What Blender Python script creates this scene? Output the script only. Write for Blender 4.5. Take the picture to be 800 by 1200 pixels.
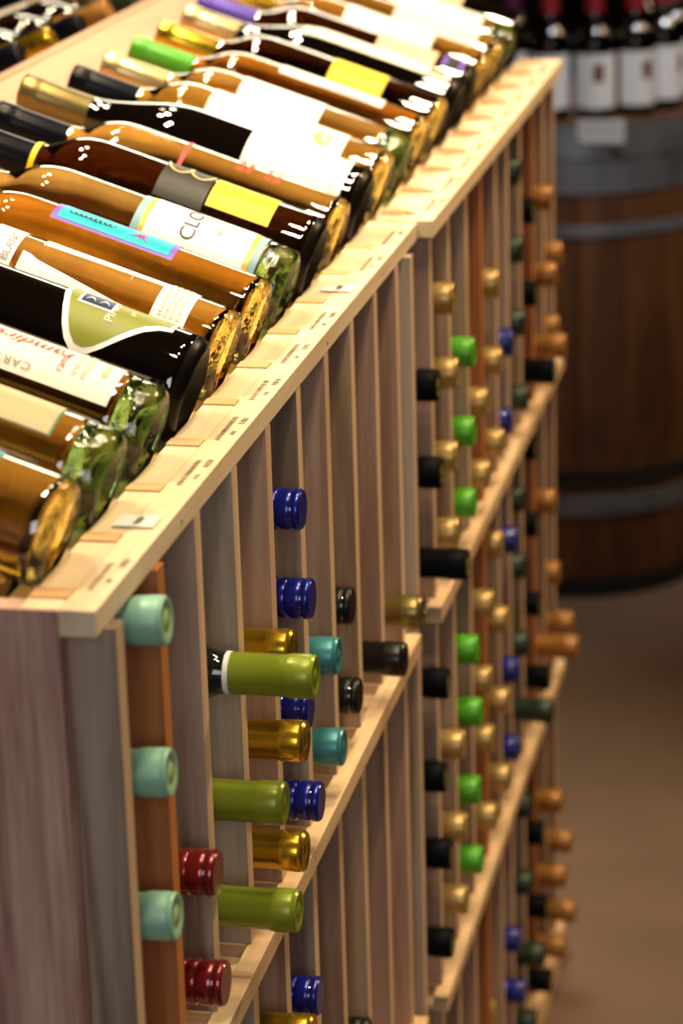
import bpy, bmesh, math, random
from mathutils import Vector, Matrix

for o in list(bpy.data.objects):
    bpy.data.objects.remove(o)
scene = bpy.context.scene
COL = scene.collection
R = math.radians
random.seed(7)
FLOOR = -1.2

# ------------------------------------------------------------------ camera
cam_d = bpy.data.cameras.new('camera')
cam = bpy.data.objects.new('camera', cam_d)
COL.objects.link(cam)
rr = Vector((0.97933732, 0.20034648, -0.02756264))
uu = Vector((-0.0366966, 0.31007749, 0.95000279))
ff = Vector((-0.19887627, 0.92936174, -0.31102249))
mw = Matrix((rr, uu, -ff)).transposed().to_4x4()
mw.translation = Vector((0.43682936, -1.37659152, 0.52465267))
cam.matrix_world = mw
cam_d.sensor_fit = 'HORIZONTAL'
cam_d.sensor_width = 36.0
cam_d.lens = 3206.33 / 800 * 36
cam_d.clip_start = 0.05
cam_d.dof.use_dof = True
cam_d.dof.focus_distance = 1.96
cam_d.dof.aperture_fstop = 9.5
scene.camera = cam

# ------------------------------------------------------------------ view, world, lights
scene.view_settings.view_transform = 'Standard'
scene.view_settings.look = 'None'
scene.view_settings.exposure = 0.0
scene.view_settings.gamma = 1.0
scene.view_settings.use_curve_mapping = False
scene.cycles.use_denoising = True
scene.cycles.max_bounces = 14
scene.cycles.transmission_bounces = 12
scene.cycles.transparent_max_bounces = 8

world = bpy.data.worlds.new('shop_daylight')
scene.world = world
world.use_nodes = True
wb = world.node_tree.nodes['Background']
wb.inputs['Color'].default_value = (0.85, 0.87, 1.0, 1)
wb.inputs['Strength'].default_value = 0.11


def lamp(name, kind, loc, energy, color, target=None, size=0.1, size_y=None, spot=None, blend=0.6):
    d = bpy.data.lights.new(name, kind)
    d.energy = energy
    d.color = color
    if kind == 'AREA':
        d.shape = 'RECTANGLE'
        d.size = size
        d.size_y = size_y or size
    else:
        d.shadow_soft_size = size
    if kind == 'SPOT':
        d.spot_size = R(spot)
        d.spot_blend = blend
    o = bpy.data.objects.new(name, d)
    COL.objects.link(o)
    o.location = loc
    if target is not None:
        o.rotation_euler = (Vector(target) - Vector(loc)).to_track_quat('-Z', 'Y').to_euler()
    return o


WARM = (1.0, 0.80, 0.52)
# ceiling track heads over the rack, two lamps side by side in each
for (x, y, tx, ty) in ((0.34, 0.15, -0.10, 0.25), (0.36, 0.85, -0.10, 0.85), (0.38, 1.55, -0.10, 1.50),
                       (-0.50, 0.45, -0.16, 0.45), (-0.50, 1.15, -0.16, 1.15), (-0.50, 1.85, -0.16, 1.75)):
    for d in (-0.11, 0.11):
        lamp('track_spot', 'SPOT', (x + d * 0.5, y + d, 1.45), 37, WARM, (tx, ty, 0.0), 0.034, spot=64, blend=0.7)
# warm ceiling lamps in the aisle, they graze the front of the rack
lamp('aisle_lamp', 'SPOT', (1.45, 2.3, 1.5), 150, (1.0, 0.68, 0.38), (0.0, 1.0, -0.45), 0.10, spot=80, blend=0.8)
lamp('aisle_lamp', 'SPOT', (1.6, 3.3, 1.5), 70, (1.0, 0.68, 0.38), (0.2, 2.6, -1.2), 0.10, spot=80, blend=0.9)
# shop window behind and to the right of the camera
lamp('shop_window_light', 'AREA', (0.62, -2.1, 0.75), 15, (0.98, 0.95, 0.97), (-0.1, 0.1, -0.3), 0.8, 1.0)
# unseen area light added beyond the racks, for rim highlights and backlit glass
lamp('back_rim_light', 'AREA', (-0.9, 4.6, 1.45), 40, (1.0, 0.86, 0.62), (-0.2, 0.9, 0.0), 1.6, 0.6)
# added fill spot that brightens the bottle labels on the barrel
lamp('barrel_fill', 'SPOT', (0.25, 2.55, 1.5), 95, (0.88, 0.94, 1.0), (-0.10, 3.45, -0.25), 0.06, spot=42, blend=0.8)


# ------------------------------------------------------------------ materials
def principled(name, base, rough=0.5, metal=0.0, trans=0.0, ior=1.45, coat=0.0, spec=0.5):
    m = bpy.data.materials.new(name)
    m.use_nodes = True
    b = m.node_tree.nodes['Principled BSDF']
    b.inputs['Base Color'].default_value = (*base, 1)
    b.inputs['Roughness'].default_value = rough
    b.inputs['Metallic'].default_value = metal
    b.inputs['Transmission Weight'].default_value = trans
    b.inputs['IOR'].default_value = ior
    b.inputs['Coat Weight'].default_value = coat
    b.inputs['Specular IOR Level'].default_value = spec
    return m


def wood(name, c1, c2, c3=None, scale=(55, 55, 3), rough=0.55, seed=0.0, bump=0.12, streak=0.35):
    """sawn timber: long fibres along the axis with the smallest scale"""
    m = principled(name, c1, rough)
    nt = m.node_tree
    b = nt.nodes['Principled BSDF']
    tc = nt.nodes.new('ShaderNodeTexCoord')
    oi = nt.nodes.new('ShaderNodeObjectInfo')
    ad = nt.nodes.new('ShaderNodeVectorMath')
    ad.operation = 'ADD'
    sc_ = nt.nodes.new('ShaderNodeVectorMath')
    sc_.operation = 'SCALE'
    sc_.inputs[0].default_value = (3.1, 7.7, 5.3)
    nt.links.new(oi.outputs['Random'], sc_.inputs['Scale'])
    nt.links.new(tc.outputs['Object'], ad.inputs[0])
    nt.links.new(sc_.outputs[0], ad.inputs[1])
    mp = nt.nodes.new('ShaderNodeMapping')
    mp.inputs['Scale'].default_value = scale
    mp.inputs['Location'].default_value = (seed, seed * 1.7, seed * 0.6)
    nt.links.new(ad.outputs[0], mp.inputs['Vector'])
    n1 = nt.nodes.new('ShaderNodeTexNoise')
    n1.inputs['Scale'].default_value = 1.0
    n1.inputs['Detail'].default_value = 5
    n1.inputs['Distortion'].default_value = 0.7
    nt.links.new(mp.outputs[0], n1.inputs['Vector'])
    mp2 = nt.nodes.new('ShaderNodeMapping')
    mp2.inputs['Scale'].default_value = tuple(s * 6 for s in scale)
    nt.links.new(ad.outputs[0], mp2.inputs['Vector'])
    n2 = nt.nodes.new('ShaderNodeTexNoise')
    n2.inputs['Scale'].default_value = 1.0
    n2.inputs['Detail'].default_value = 3
    nt.links.new(mp2.outputs[0], n2.inputs['Vector'])
    mx = nt.nodes.new('ShaderNodeMath')
    mx.operation = 'MULTIPLY_ADD'
    mx.inputs[1].default_value = streak
    nt.links.new(n2.outputs['Fac'], mx.inputs[0])
    nt.links.new(n1.outputs['Fac'], mx.inputs[2])
    cr = nt.nodes.new('ShaderNodeValToRGB')
    cr.color_ramp.elements[0].position = 0.50
    cr.color_ramp.elements[0].color = (*c2, 1)
    cr.color_ramp.elements[1].position = 0.82
    cr.color_ramp.elements[1].color = (*c1, 1)
    if c3:
        e = cr.color_ramp.elements.new(0.65)
        e.color = (*c3, 1)
    nt.links.new(mx.outputs[0], cr.inputs['Fac'])
    nt.links.new(cr.outputs['Color'], b.inputs['Base Color'])
    bp = nt.nodes.new('ShaderNodeBump')
    bp.inputs['Strength'].default_value = bump
    bp.inputs['Distance'].default_value = 0.002
    nt.links.new(mx.outputs[0], bp.inputs['Height'])
    nt.links.new(bp.outputs['Normal'], b.inputs['Normal'])
    return m


def mottled(name, c1, c2, scale=6, rough=0.6, metal=0.0, bump=0.1, detail=6):
    m = principled(name, c1, rough, metal)
    nt = m.node_tree
    b = nt.nodes['Principled BSDF']
    tc = nt.nodes.new('ShaderNodeTexCoord')
    n = nt.nodes.new('ShaderNodeTexNoise')
    n.inputs['Scale'].default_value = scale
    n.inputs['Detail'].default_value = detail
    nt.links.new(tc.outputs['Object'], n.inputs['Vector'])
    cr = nt.nodes.new('ShaderNodeValToRGB')
    cr.color_ramp.elements[0].position = 0.35
    cr.color_ramp.elements[0].color = (*c2, 1)
    cr.color_ramp.elements[1].position = 0.65
    cr.color_ramp.elements[1].color = (*c1, 1)
    nt.links.new(n.outputs['Fac'], cr.inputs['Fac'])
    nt.links.new(cr.outputs['Color'], b.inputs['Base Color'])
    bp = nt.nodes.new('ShaderNodeBump')
    bp.inputs['Strength'].default_value = bump
    nt.links.new(n.outputs['Fac'], bp.inputs['Height'])
    nt.links.new(bp.outputs['Normal'], b.inputs['Normal'])
    return m


PINE = wood('pale_pine', (0.80, 0.65, 0.44), (0.68, 0.50, 0.30), scale=(40, 3, 40), seed=2.0, streak=0.25)
PINE_Z = wood('pale_pine_block', (0.79, 0.60, 0.36), (0.62, 0.43, 0.23), scale=(9, 5, 9), seed=3.0)
NOTCH = wood('notch_wood', (0.70, 0.42, 0.20), (0.55, 0.30, 0.13), scale=(5, 50, 50), seed=4.0)
SLOPE = wood('slope_board_wood', (0.46, 0.265, 0.14), (0.37, 0.20, 0.10), scale=(30, 3, 30), seed=5.0)
GREYWOOD = wood('grey_brown_cedar', (0.46, 0.37, 0.28), (0.20, 0.135, 0.09), (0.36, 0.275, 0.20), scale=(34, 34, 1.7), seed=1.0, streak=0.28)
LIT_EDGE = wood('lit_board_edge', (0.74, 0.52, 0.33), (0.58, 0.38, 0.22), seed=6.0, streak=0.25)  # light on the divider front edges, put into a paler wood colour
LIT_RED_EDGE = wood('lit_red_cedar_edge', (0.62, 0.24, 0.06), (0.46, 0.16, 0.035), seed=8.0)  # lit front edge of the red dividers, painted as brighter orange
PINKWOOD = wood('pinkish_cedar', (0.50, 0.34, 0.24), (0.27, 0.16, 0.105), (0.41, 0.26, 0.18), scale=(34, 34, 1.7), seed=9.0, streak=0.28)
TANWOOD = wood('tan_pine', (0.50, 0.35, 0.22), (0.25, 0.155, 0.09), (0.40, 0.27, 0.165), scale=(34, 34, 1.7), seed=13.0, streak=0.28)
REDWOOD = wood('red_cedar', (0.42, 0.15, 0.05), (0.28, 0.09, 0.03), (0.36, 0.12, 0.04), seed=17.0)
PANELWOOD = wood('end_panel_wood', (0.64, 0.46, 0.35), (0.24, 0.115, 0.085), (0.48, 0.27, 0.205), scale=(38, 40, 2.0), seed=21.0)
SHELFWOOD = wood('shelf_pine', (0.74, 0.54, 0.31), (0.56, 0.37, 0.19), scale=(40, 3, 40), seed=23.0)
CLEATWOOD = wood('cleat_pine', (0.62, 0.43, 0.25), (0.45, 0.28, 0.15), scale=(4, 40, 40), seed=27.0)
RAILWOOD = wood('rail_pine', (0.5, 0.34, 0.2), (0.36, 0.22, 0.12), scale=(4, 40, 40), seed=29.0)
OAK = wood('barrel_oak', (0.15, 0.052, 0.011), (0.065, 0.021, 0.005), (0.105, 0.036, 0.008), scale=(9, 9, 2.0), seed=31.0, rough=0.6)
STEEL = mottled('galvanised_hoop', (0.24, 0.25, 0.27), (0.12, 0.12, 0.125), 9, 0.5, 0.6)
IRON = mottled('black_iron_hoop', (0.02, 0.018, 0.016), (0.012, 0.010, 0.009), 9, 0.6, 0.2)
FLOORM = mottled('brown_concrete', (0.165, 0.10, 0.062), (0.125, 0.074, 0.044), 3.0, 0.55, bump=0.03)
WALLM = mottled('dark_wall', (0.035, 0.02, 0.014), (0.025, 0.014, 0.01), 2.0, 0.8)
CEILM = mottled('dark_ceiling', (0.10, 0.08, 0.06), (0.07, 0.055, 0.04), 2.0, 0.9)
INK = principled('black_ink', (0.10, 0.07, 0.045), 0.7)
PAPER = principled('white_paper', (0.86, 0.85, 0.83), 0.55)
STICKER = principled('clear_sticker', (0.80, 0.80, 0.78), 0.25)


def glass(name, tint, rough=0.0, ior=1.45, trans=1.0):
    m = principled(name, tint, rough, 0, trans, ior, coat=1.0)
    m.node_tree.nodes['Principled BSDF'].inputs['Coat Roughness'].default_value = 0.018
    return m


AMBER = glass('amber_wine_glass', (0.79, 0.61, 0.15))
DEEPAMBER = glass('deep_amber_wine_glass', (0.86, 0.54, 0.08))
GOLDG = glass('gold_wine_glass', (0.95, 0.81, 0.28))
PALE = glass('pale_wine_glass', (0.86, 0.82, 0.38))
BROWNG = glass('dark_brown_glass', (0.085, 0.030, 0.007))
BLACKG = glass('black_glass', (0.0025, 0.0015, 0.001), trans=0.0)
GREENB = glass('green_base_glass', (0.34, 0.60, 0.20))
GOLDB = glass('gold_base_glass', (0.88, 0.70, 0.20))
BLACKB = principled('black_bottle_base', (0.004, 0.003, 0.002), 0.35, spec=0.15)
for m_ in (GREENB, GOLDB):
    m_.node_tree.nodes['Principled BSDF'].inputs['Coat Weight'].default_value = 0.0
    nt_ = m_.node_tree
    tc_ = nt_.nodes.new('ShaderNodeTexCoord')
    nz_ = nt_.nodes.new('ShaderNodeTexNoise')
    nz_.inputs['Scale'].default_value = 190
    nz_.inputs['Detail'].default_value = 2
    bp_ = nt_.nodes.new('ShaderNodeBump')
    bp_.inputs['Strength'].default_value = 0.35
    bp_.inputs['Distance'].default_value = 0.002
    nt_.links.new(tc_.outputs['Object'], nz_.inputs['Vector'])
    nt_.links.new(nz_.outputs['Fac'], bp_.inputs['Height'])
    nt_.links.new(bp_.outputs['Normal'], nt_.nodes['Principled BSDF'].inputs['Normal'])
    nt_.links.new(bp_.outputs['Normal'], nt_.nodes['Principled BSDF'].inputs['Coat Normal'])
DARKNECK = principled('dark_bottle_glass', (0.012, 0.014, 0.010), 0.05, coat=0.3)

CAP = {
    'teal': principled('teal_foil', (0.27, 0.53, 0.40), 0.40, 0.1),
    'red': principled('dark_red_screwcap', (0.17, 0.008, 0.010), 0.22, 0.35, coat=0.6),
    'green': principled('olive_green_foil', (0.21, 0.27, 0.018), 0.30, 0.15),
    'gold': principled('gold_foil', (0.62, 0.39, 0.03), 0.22, 0.9),
    'pewter': principled('brown_gold_foil', (0.40, 0.265, 0.085), 0.30, 0.4),
    'blue': principled('blue_screwcap', (0.004, 0.010, 0.20), 0.25, 0.25, coat=0.2),
    'aqua': principled('teal_blue_foil', (0.05, 0.24, 0.27), 0.35, 0.3),
    'black': principled('black_screwcap', (0.004, 0.004, 0.004), 0.35, 0.0, spec=0.3),
    'blackred': principled('black_foil_red_mark', (0.005, 0.004, 0.004), 0.32, 0.0, spec=0.35),
    'olive': principled('olive_grey_foil', (0.20, 0.155, 0.05), 0.32, 0.7),
    'noir': principled('black_foil', (0.003, 0.0035, 0.005), 0.5, 0.0, spec=0.06),
    'lime': principled('bright_green_cap', (0.075, 0.36, 0.012), 0.35, 0.1),
    'forest': principled('dark_green_foil', (0.018, 0.036, 0.018), 0.35, 0.2),
    'amber': principled('copper_gold_foil', (0.36, 0.165, 0.035), 0.35, 0.3),
    'tan': principled('silver_gold_foil', (0.60, 0.46, 0.22), 0.3, 0.8),
    'navy': principled('midnight_foil', (0.003, 0.0035, 0.008), 0.28, 0.0, spec=0.15),
    'violet': principled('violet_foil', (0.10, 0.06, 0.42), 0.35, 0.3),
    'crimson': principled('crimson_foil', (0.30, 0.018, 0.025), 0.35, 0.1),
    'purple': principled('purple_foil', (0.10, 0.02, 0.07), 0.35, 0.1),
}
CAP_END = {'teal': principled('teal_foil_end', (0.34, 0.50, 0.24), 0.4),
           'noir': principled('olive_cork_end', (0.13, 0.11, 0.02), 0.5),
           'blackred': CAP['blackred']}
REDMARK = principled('red_print', (0.65, 0.03, 0.02), 0.4)
PURPLEMARK = principled('purple_print', (0.16, 0.04, 0.50), 0.4)


def flat(name, c, rough=0.45):
    return principled(name, c, rough)


LAB = {
    'white': flat('white_label', (0.88, 0.87, 0.86)),
    'cream': flat('cream_label', (0.88, 0.80, 0.68)),
    'beige': flat('beige_label', (0.66, 0.42, 0.22)),
    'olive': flat('olive_label', (0.21, 0.235, 0.02)),
    'aqua': flat('aqua_label', (0.0, 0.44, 0.52)),
    'violet': flat('violet_border', (0.17, 0.09, 0.50)),
    'slate': flat('slate_blue_border', (0.22, 0.38, 0.45)),
    'gold': principled('gold_line', (0.80, 0.50, 0.08), 0.35, 0.4),
    'yellow': flat('yellow_label', (0.90, 0.66, 0.01)),
    'charcoal': flat('charcoal_label', (0.014, 0.012, 0.010)),
    'navy': flat('navy_print', (0.01, 0.018, 0.07)),
    'paleblue': flat('pale_blue_band', (0.35, 0.52, 0.66)),
    'peach': flat('peach_label', (0.80, 0.52, 0.32)),
    'stamp': flat('green_stamp', (0.02, 0.22, 0.16)),
    'red': flat('red_ink', (0.62, 0.04, 0.05)),
    'grey': flat('grey_ink', (0.28, 0.25, 0.24)),
    'pink': flat('magenta_ink', (0.55, 0.02, 0.35)),
    'rope': flat('rope_print', (0.72, 0.50, 0.20)),
    'teal': flat('teal_border', (0.05, 0.30, 0.32)),
    'etch': flat('etched_script', (0.62, 0.60, 0.52)),
    'faint': flat('faint_gold_ink', (0.74, 0.66, 0.48)),
    'seal': flat('gold_seal', (0.48, 0.36, 0.08)),
    'emblem': flat('brown_emblem', (0.16, 0.045, 0.02)),
}


# ------------------------------------------------------------------ mesh helpers
class MB:
    def __init__(self):
        self.v = []
        self.f = []
        self.mi = []

    def box(self, x0, x1, y0, y1, z0, z1, mi=0):
        n = len(self.v)
        self.v += [(x, y, z) for z in (z0, z1) for y in (y0, y1) for x in (x0, x1)]
        for q in ((0, 2, 3, 1), (4, 5, 7, 6), (0, 1, 5, 4), (1, 3, 7, 5), (3, 2, 6, 7), (2, 0, 4, 6)):
            self.f.append(tuple(n + i for i in q))
            self.mi.append(mi)
        return self

    def prism_y(self, pts, y0, y1, mi=0, edge=None):
        """outline in (x, z), counter-clockwise seen from -y"""
        n = len(self.v)
        k = len(pts)
        self.v += [(x, y0, z) for x, z in pts] + [(x, y1, z) for x, z in pts]
        self.f.append(tuple(n + i for i in range(k)))
        self.f.append(tuple(n + k + i for i in reversed(range(k))))
        for i in range(k):
            j = (i + 1) % k
            self.f.append((n + j, n + i, n + k + i, n + k + j))
        self.mi += [mi] * (k + 2)
        if edge is not None:
            self.mi[-k + edge] = 1
        return self

    def lathe(self, prof, n=32, mi=0, axis='-x', centre=(0, 0, 0), m_of=None):
        """prof: (s, r) from one end to the other; r = 0 closes with a pole"""
        rings = []
        for s, r in prof:
            if r <= 1e-7:
                rings.append([self._lp(axis, centre, s, 0, 0)])
            else:
                rings.append([self._lp(axis, centre, s, r, 2 * math.pi * i / n) for i in range(n)])
        for k in range(len(rings) - 1):
            a, b = rings[k], rings[k + 1]
            m = mi if m_of is None else m_of(k)
            for i in range(n):
                j = (i + 1) % n
                if len(a) == 1 and len(b) == 1:
                    continue
                if len(a) == 1:
                    self.f.append((a[0], b[i], b[j]))
                elif len(b) == 1:
                    self.f.append((a[i], b[0], a[j]))
                else:
                    self.f.append((a[i], b[i], b[j], a[j]))
                self.mi.append(m)
        return self

    def _lp(self, axis, c, s, r, a):
        if axis == '-x':
            p = (c[0] - s, c[1] - r * math.sin(a), c[2] + r * math.cos(a))
        else:
            p = (c[0] + r * math.cos(a), c[1] + r * math.sin(a), c[2] + s)
        self.v.append(p)
        return len(self.v) - 1

    def mesh(self, name, mats, smooth=False, bevel=0.0):
        me = bpy.data.meshes.new(name)
        me.from_pydata(self.v, [], self.f)
        bm = bmesh.new()
        bm.from_mesh(me)
        bmesh.ops.recalc_face_normals(bm, faces=bm.faces)
        if bevel:
            bmesh.ops.bevel(bm, geom=list(bm.edges), offset=bevel, segments=2, affect='EDGES', profile=0.5)
        bm.to_mesh(me)
        bm.free()
        for m in (mats if isinstance(mats, (list, tuple)) else [mats]):
            me.materials.append(m)
        if not bevel and len(self.mi) == len(me.polygons):
            me.polygons.foreach_set('material_index', self.mi)
        if smooth:
            me.polygons.foreach_set('use_smooth', [True] * len(me.polygons))
            me.set_sharp_from_angle(angle=R(42))
        me.update()
        return me


def link(name, me, parent=None, offset=True):
    o = bpy.data.objects.new(name, me)
    COL.objects.link(o)
    if parent is not None:
        o.parent = parent
    return o


def part(name, mb, mats, parent, smooth=False, bevel=0.0, world_space=True):
    """vertices given in world space; stored relative to the parent's base"""
    if world_space and parent is not None:
        l = parent.location
        mb.v = [(x - l.x, y - l.y, z - l.z) for x, y, z in mb.v]
    return link(name, mb.mesh(name, mats, smooth, bevel), parent)


def thing(name, label, cat, loc=(0, 0, 0), rot=(0, 0, 0), group=None):
    o = bpy.data.objects.new(name, None)
    COL.objects.link(o)
    o.empty_display_size = 0.02
    o.location = loc
    o.rotation_euler = rot
    o['label'] = label
    o['category'] = cat
    if group:
        o['group'] = group
    return o


def structure(name, mb, mat):
    o = link(name, mb.mesh(name, mat))
    o['kind'] = 'structure'
    return o


# ------------------------------------------------------------------ setting
structure('floor', MB().box(-4, 3.2, -4, 6.5, FLOOR - 0.1, FLOOR), FLOORM)
structure('wall_back', MB().box(-4, 3.2, 6.5, 6.6, FLOOR, 1.75), WALLM)
structure('wall_left', MB().box(-4.1, -4, -4, 6.6, FLOOR, 1.75), WALLM)
structure('wall_right', MB().box(3.2, 3.3, -4, 6.6, FLOOR, 1.75), WALLM)
structure('ceiling', MB().box(-4.1, 3.3, -4, 6.6, 1.75, 1.85), CEILM)

# ------------------------------------------------------------------ wine racks
D1 = [0.017 + 0.1 * i for i in range(10)]
D2 = [0.957, 1.054, 1.155, 1.262, 1.357, 1.460, 1.545, 1.645, 1.750, 1.842, 1.935]
TW, TH, DT = 0.0217, 0.0162, 0.0148
BACK = -0.415
SL = math.tan(R(19.0))


def slope_z(x):
    return -0.0150 + SL * (-0.045 - x)


# storage bottles: cell -> (capsule kind, x of the capsule end, height of the axis)
CELLS = {
    (1, 1): (('teal', 0.02, -0.032), ('teal', 0.018, -0.129), ('teal', 0.017, -0.224),),
    (1, 2): (('red', 0.017, -0.243), ('red', 0.019, -0.322),),
    (1, 3): (('green', 0.063, -0.144), ('green', 0.039, -0.237), ('green', 0.046, -0.317),),
    (1, 4): (('gold', 0.025, -0.165), ('gold', 0.032, -0.234), ('gold', 0.029, -0.32), ('gold', 0.03, -0.468),),
    (1, 5): (('blue', 0.012, -0.094), ('blue', 0.017, -0.163), ('blue', 0.013, -0.251), ('blue', 0.019, -0.326), ('blue', 0.013, -0.491),),
    (1, 6): (('aqua', 0.014, -0.247), ('aqua', 0.016, -0.324),),
    (1, 7): (('black', 0.005, -0.242), ('black', 0.009, -0.321), ('black', 0.009, -0.635),),
    (1, 8): (('blackred', 0.029, -0.326),),
    (1, 9): (('olive', 0.026, -0.32),),
    (2, 1): (('noir', 0.02, -0.149), ('noir', 0.022, -0.233), ('noir', 0.045, -0.322), ('noir', 0.025, -0.443), ('noir', 0.021, -0.54), ('noir', 0.025, -0.621), ('noir', 0.025, -0.717),),
    (2, 2): (('pewter', 0.019, -0.091), ('pewter', 0.022, -0.164), ('pewter', 0.02, -0.247), ('pewter', 0.02, -0.325), ('pewter', 0.023, -0.548), ('pewter', 0.024, -0.638), ('pewter', 0.024, -0.718),),
    (2, 3): (('lime', 0.021, -0.171), ('lime', 0.02, -0.253), ('lime', 0.02, -0.328), ('lime', 0.021, -0.486), ('lime', 0.024, -0.555), ('lime', 0.021, -0.643), ('lime', 0.023, -0.723),),
    (2, 4): (('pewter', 0.018, -0.251), ('pewter', 0.019, -0.329), ('pewter', 0.022, -0.473), ('pewter', 0.019, -0.559), ('pewter', 0.021, -0.627), ('pewter', 0.023, -0.718),),
    (2, 5): (('pewter', 0.016, -0.149), ('pewter', 0.018, -0.234), ('pewter', 0.019, -0.324), ('pewter', 0.017, -0.44), ('pewter', 0.022, -0.527), ('pewter', 0.023, -0.623), ('pewter', 0.024, -0.715), ('pewter', 0.004, -1.012),),
    (2, 6): (('blue', 0.016, -0.238), ('blue', 0.014, -0.328), ('blue', 0.02, -0.467), ('blue', 0.02, -0.624), ('blue', 0.02, -0.72), ('blue', 0.02, -0.965), ('blue', 0.025, -1.033),),
    (2, 7): (('forest', 0.012, -0.066), ('forest', 0.014, -0.155), ('forest', 0.016, -0.239), ('forest', 0.02, -0.327), ('forest', 0.014, -0.448), ('forest', 0.015, -0.53), ('forest', 0.018, -0.627), ('forest', 0.048, -0.71), ('forest', 0.021, -0.834), ('forest', 0.022, -0.935), ('forest', 0.036, -1.031), ('forest', 0.025, -1.123),),
    (2, 8): (('noir', 0.014, -0.132), ('noir', 0.017, -0.23), ('noir', 0.038, -0.323), ('noir', 0.015, -0.417), ('noir', 0.017, -0.513), ('noir', 0.019, -0.614), ('noir', 0.031, -0.709), ('noir', 0.022, -0.917), ('noir', 0.026, -1.017), ('noir', 0.031, -1.12),),
    (2, 9): (('amber', 0.022, -0.137), ('amber', 0.027, -0.23), ('amber', 0.038, -0.318), ('amber', 0.026, -0.515), ('amber', 0.053, -0.706), ('amber', 0.033, -0.916), ('amber', 0.037, -1.021), ('amber', 0.036, -1.122),),
    (2, 10): (('amber', 0.022, -0.226), ('amber', 0.018, -0.319), ('amber', 0.018, -0.641), ('amber', 0.035, -0.709), ('amber', 0.033, -1.016), ('amber', 0.038, -1.117),),
}
BR = 0.0310          # body radius of a stored bottle
RAIL = 0.022         # half gap between its two rails


def cell_mid(rk, c):
    D = D1 if rk == 1 else D2
    return (D[c - 1] + DT + D[c]) / 2


def make_rack(rk, D, xf, y0, y1, ztop, levels, bar_y0, bar_y1, barx, mats, label):
    root = thing('wine_rack', label, 'wine rack', (xf - 0.2, (y0 + y1) / 2, FLOOR))
    # upright dividers, one per level, the top ones notched for the front trim
    for li, (zt, zb) in enumerate(levels):
        for i, y in enumerate(D):
            xx = xf + ((0.006, 0.003)[i] if rk == 1 and i < 2 else 0.0)
            if li == 0:
                t0 = -TH - 0.0003
                if rk == 2 and i == 0:
                    pts = [(BACK, zb), (xx, zb), (xx, t0), (BACK, t0)]
                else:
                    pts = [(BACK, zb), (xx, zb), (xx, t0), (xf - TW, t0), (xf - TW, ztop + 0.0004), (xf - 0.0445, ztop + 0.0004),
                           (xf - 0.0445, -0.0185), (BACK, -0.0185)]
            else:
                pts = [(BACK, zb), (xx, zb), (xx, zt), (BACK, zt)]
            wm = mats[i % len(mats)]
            part('divider', MB().prism_y(pts, y, y + DT, edge=1), [wm, LIT_RED_EDGE if wm is REDWOOD else LIT_EDGE], root)
            if li == 0 and not (rk == 2 and i == 0):
                part('notch_cap', MB().box(xf - 0.0445, xf - TW, y, y + DT, ztop + 0.0004, ztop + 0.0012), NOTCH, root)
    # front trim along the top and the blocks that fill the deck behind it
    trim = part('front_trim', MB().box(xf - TW + (0.008 if rk == 2 else 0), xf + (0.008 if rk == 2 else 0), y0, y1, ztop - TH, ztop),
                PINE, root, bevel=0.0007)
    gaps = [y0] + [y for y in D if y > y0]
    ends = [y for y in D if y > y0] + [y1]
    for a, b in zip(gaps, ends):
        a2 = a + (DT if a in D else 0) + 0.0003
        b2 = b - 0.0003
        if b2 - a2 > 0.01:
            part('deck_block', MB().box(xf - 0.0445, xf - TW + (0.008 if rk == 2 else 0), a2, b2, ztop - 0.017, ztop - 0.0001), PINE, root)
    # sloping display board and back
    mb = MB()
    mb.prism_y([(-0.072, slope_z(-0.072) - 0.008), (-0.072, slope_z(-0.072)), (BACK, slope_z(BACK)), (BACK, slope_z(BACK) - 0.008)][::-1], y0, y1)
    part('display_board', mb, SLOPE, root)
    part('heel_rail', MB().prism_y([(xf - 0.064, -0.018), (xf - 0.047, -0.018), (xf - 0.047, slope_z(-0.047)), (xf - 0.064, slope_z(-0.064))], y0, y1), PINE_Z, root)
    part('back_panel', MB().box(BACK - 0.012, BACK, y0 + 0.001, y1 - 0.001, FLOOR, slope_z(BACK) + 0.0015), SLOPE, root)
    # shelves: floor board, front bar, a cleat under every divider
    for zb in (levels[0][1], levels[1][1], levels[2][1]):
        part('shelf_board', MB().box(BACK, barx - 0.0155, bar_y0, bar_y1, zb - 0.016, zb - 0.010), SHELFWOOD, root)
        part('shelf_bar', MB().box(barx - 0.0150, barx, bar_y0, bar_y1, zb - 0.0175, zb - 0.0004), SHELFWOOD, root, bevel=0.001)
        for i, y in enumerate(D):
            if y + DT > bar_y0 and y < bar_y1:
                part('cleat', MB().box(BACK, barx - 0.0152, max(y - 0.003, bar_y0), min(y + DT + 0.003, bar_y1), zb - 0.010, zb - 0.0003), CLEATWOOD, root)
    # rails that carry each bottle
    for (r_, c), lst in CELLS.items():
        if r_ != rk:
            continue
        ym = cell_mid(rk, c)
        for (k, x, z) in lst:
            zt = z - math.sqrt(BR * BR - RAIL * RAIL) - 0.0003
            xa, xb = -0.39, -0.07
            if k == 'teal':          # these three lie tipped up a little
                xa, xb, zt = -0.20, -0.17, zt - 0.0122
            part('rail', MB().box(xa, xb, D[c - 1] + DT, ym - RAIL, zt - 0.006, zt), RAILWOOD, root)
            part('rail', MB().box(xa, xb, ym + RAIL, D[c], zt - 0.006, zt), RAILWOOD, root)
    return root, trim


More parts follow.
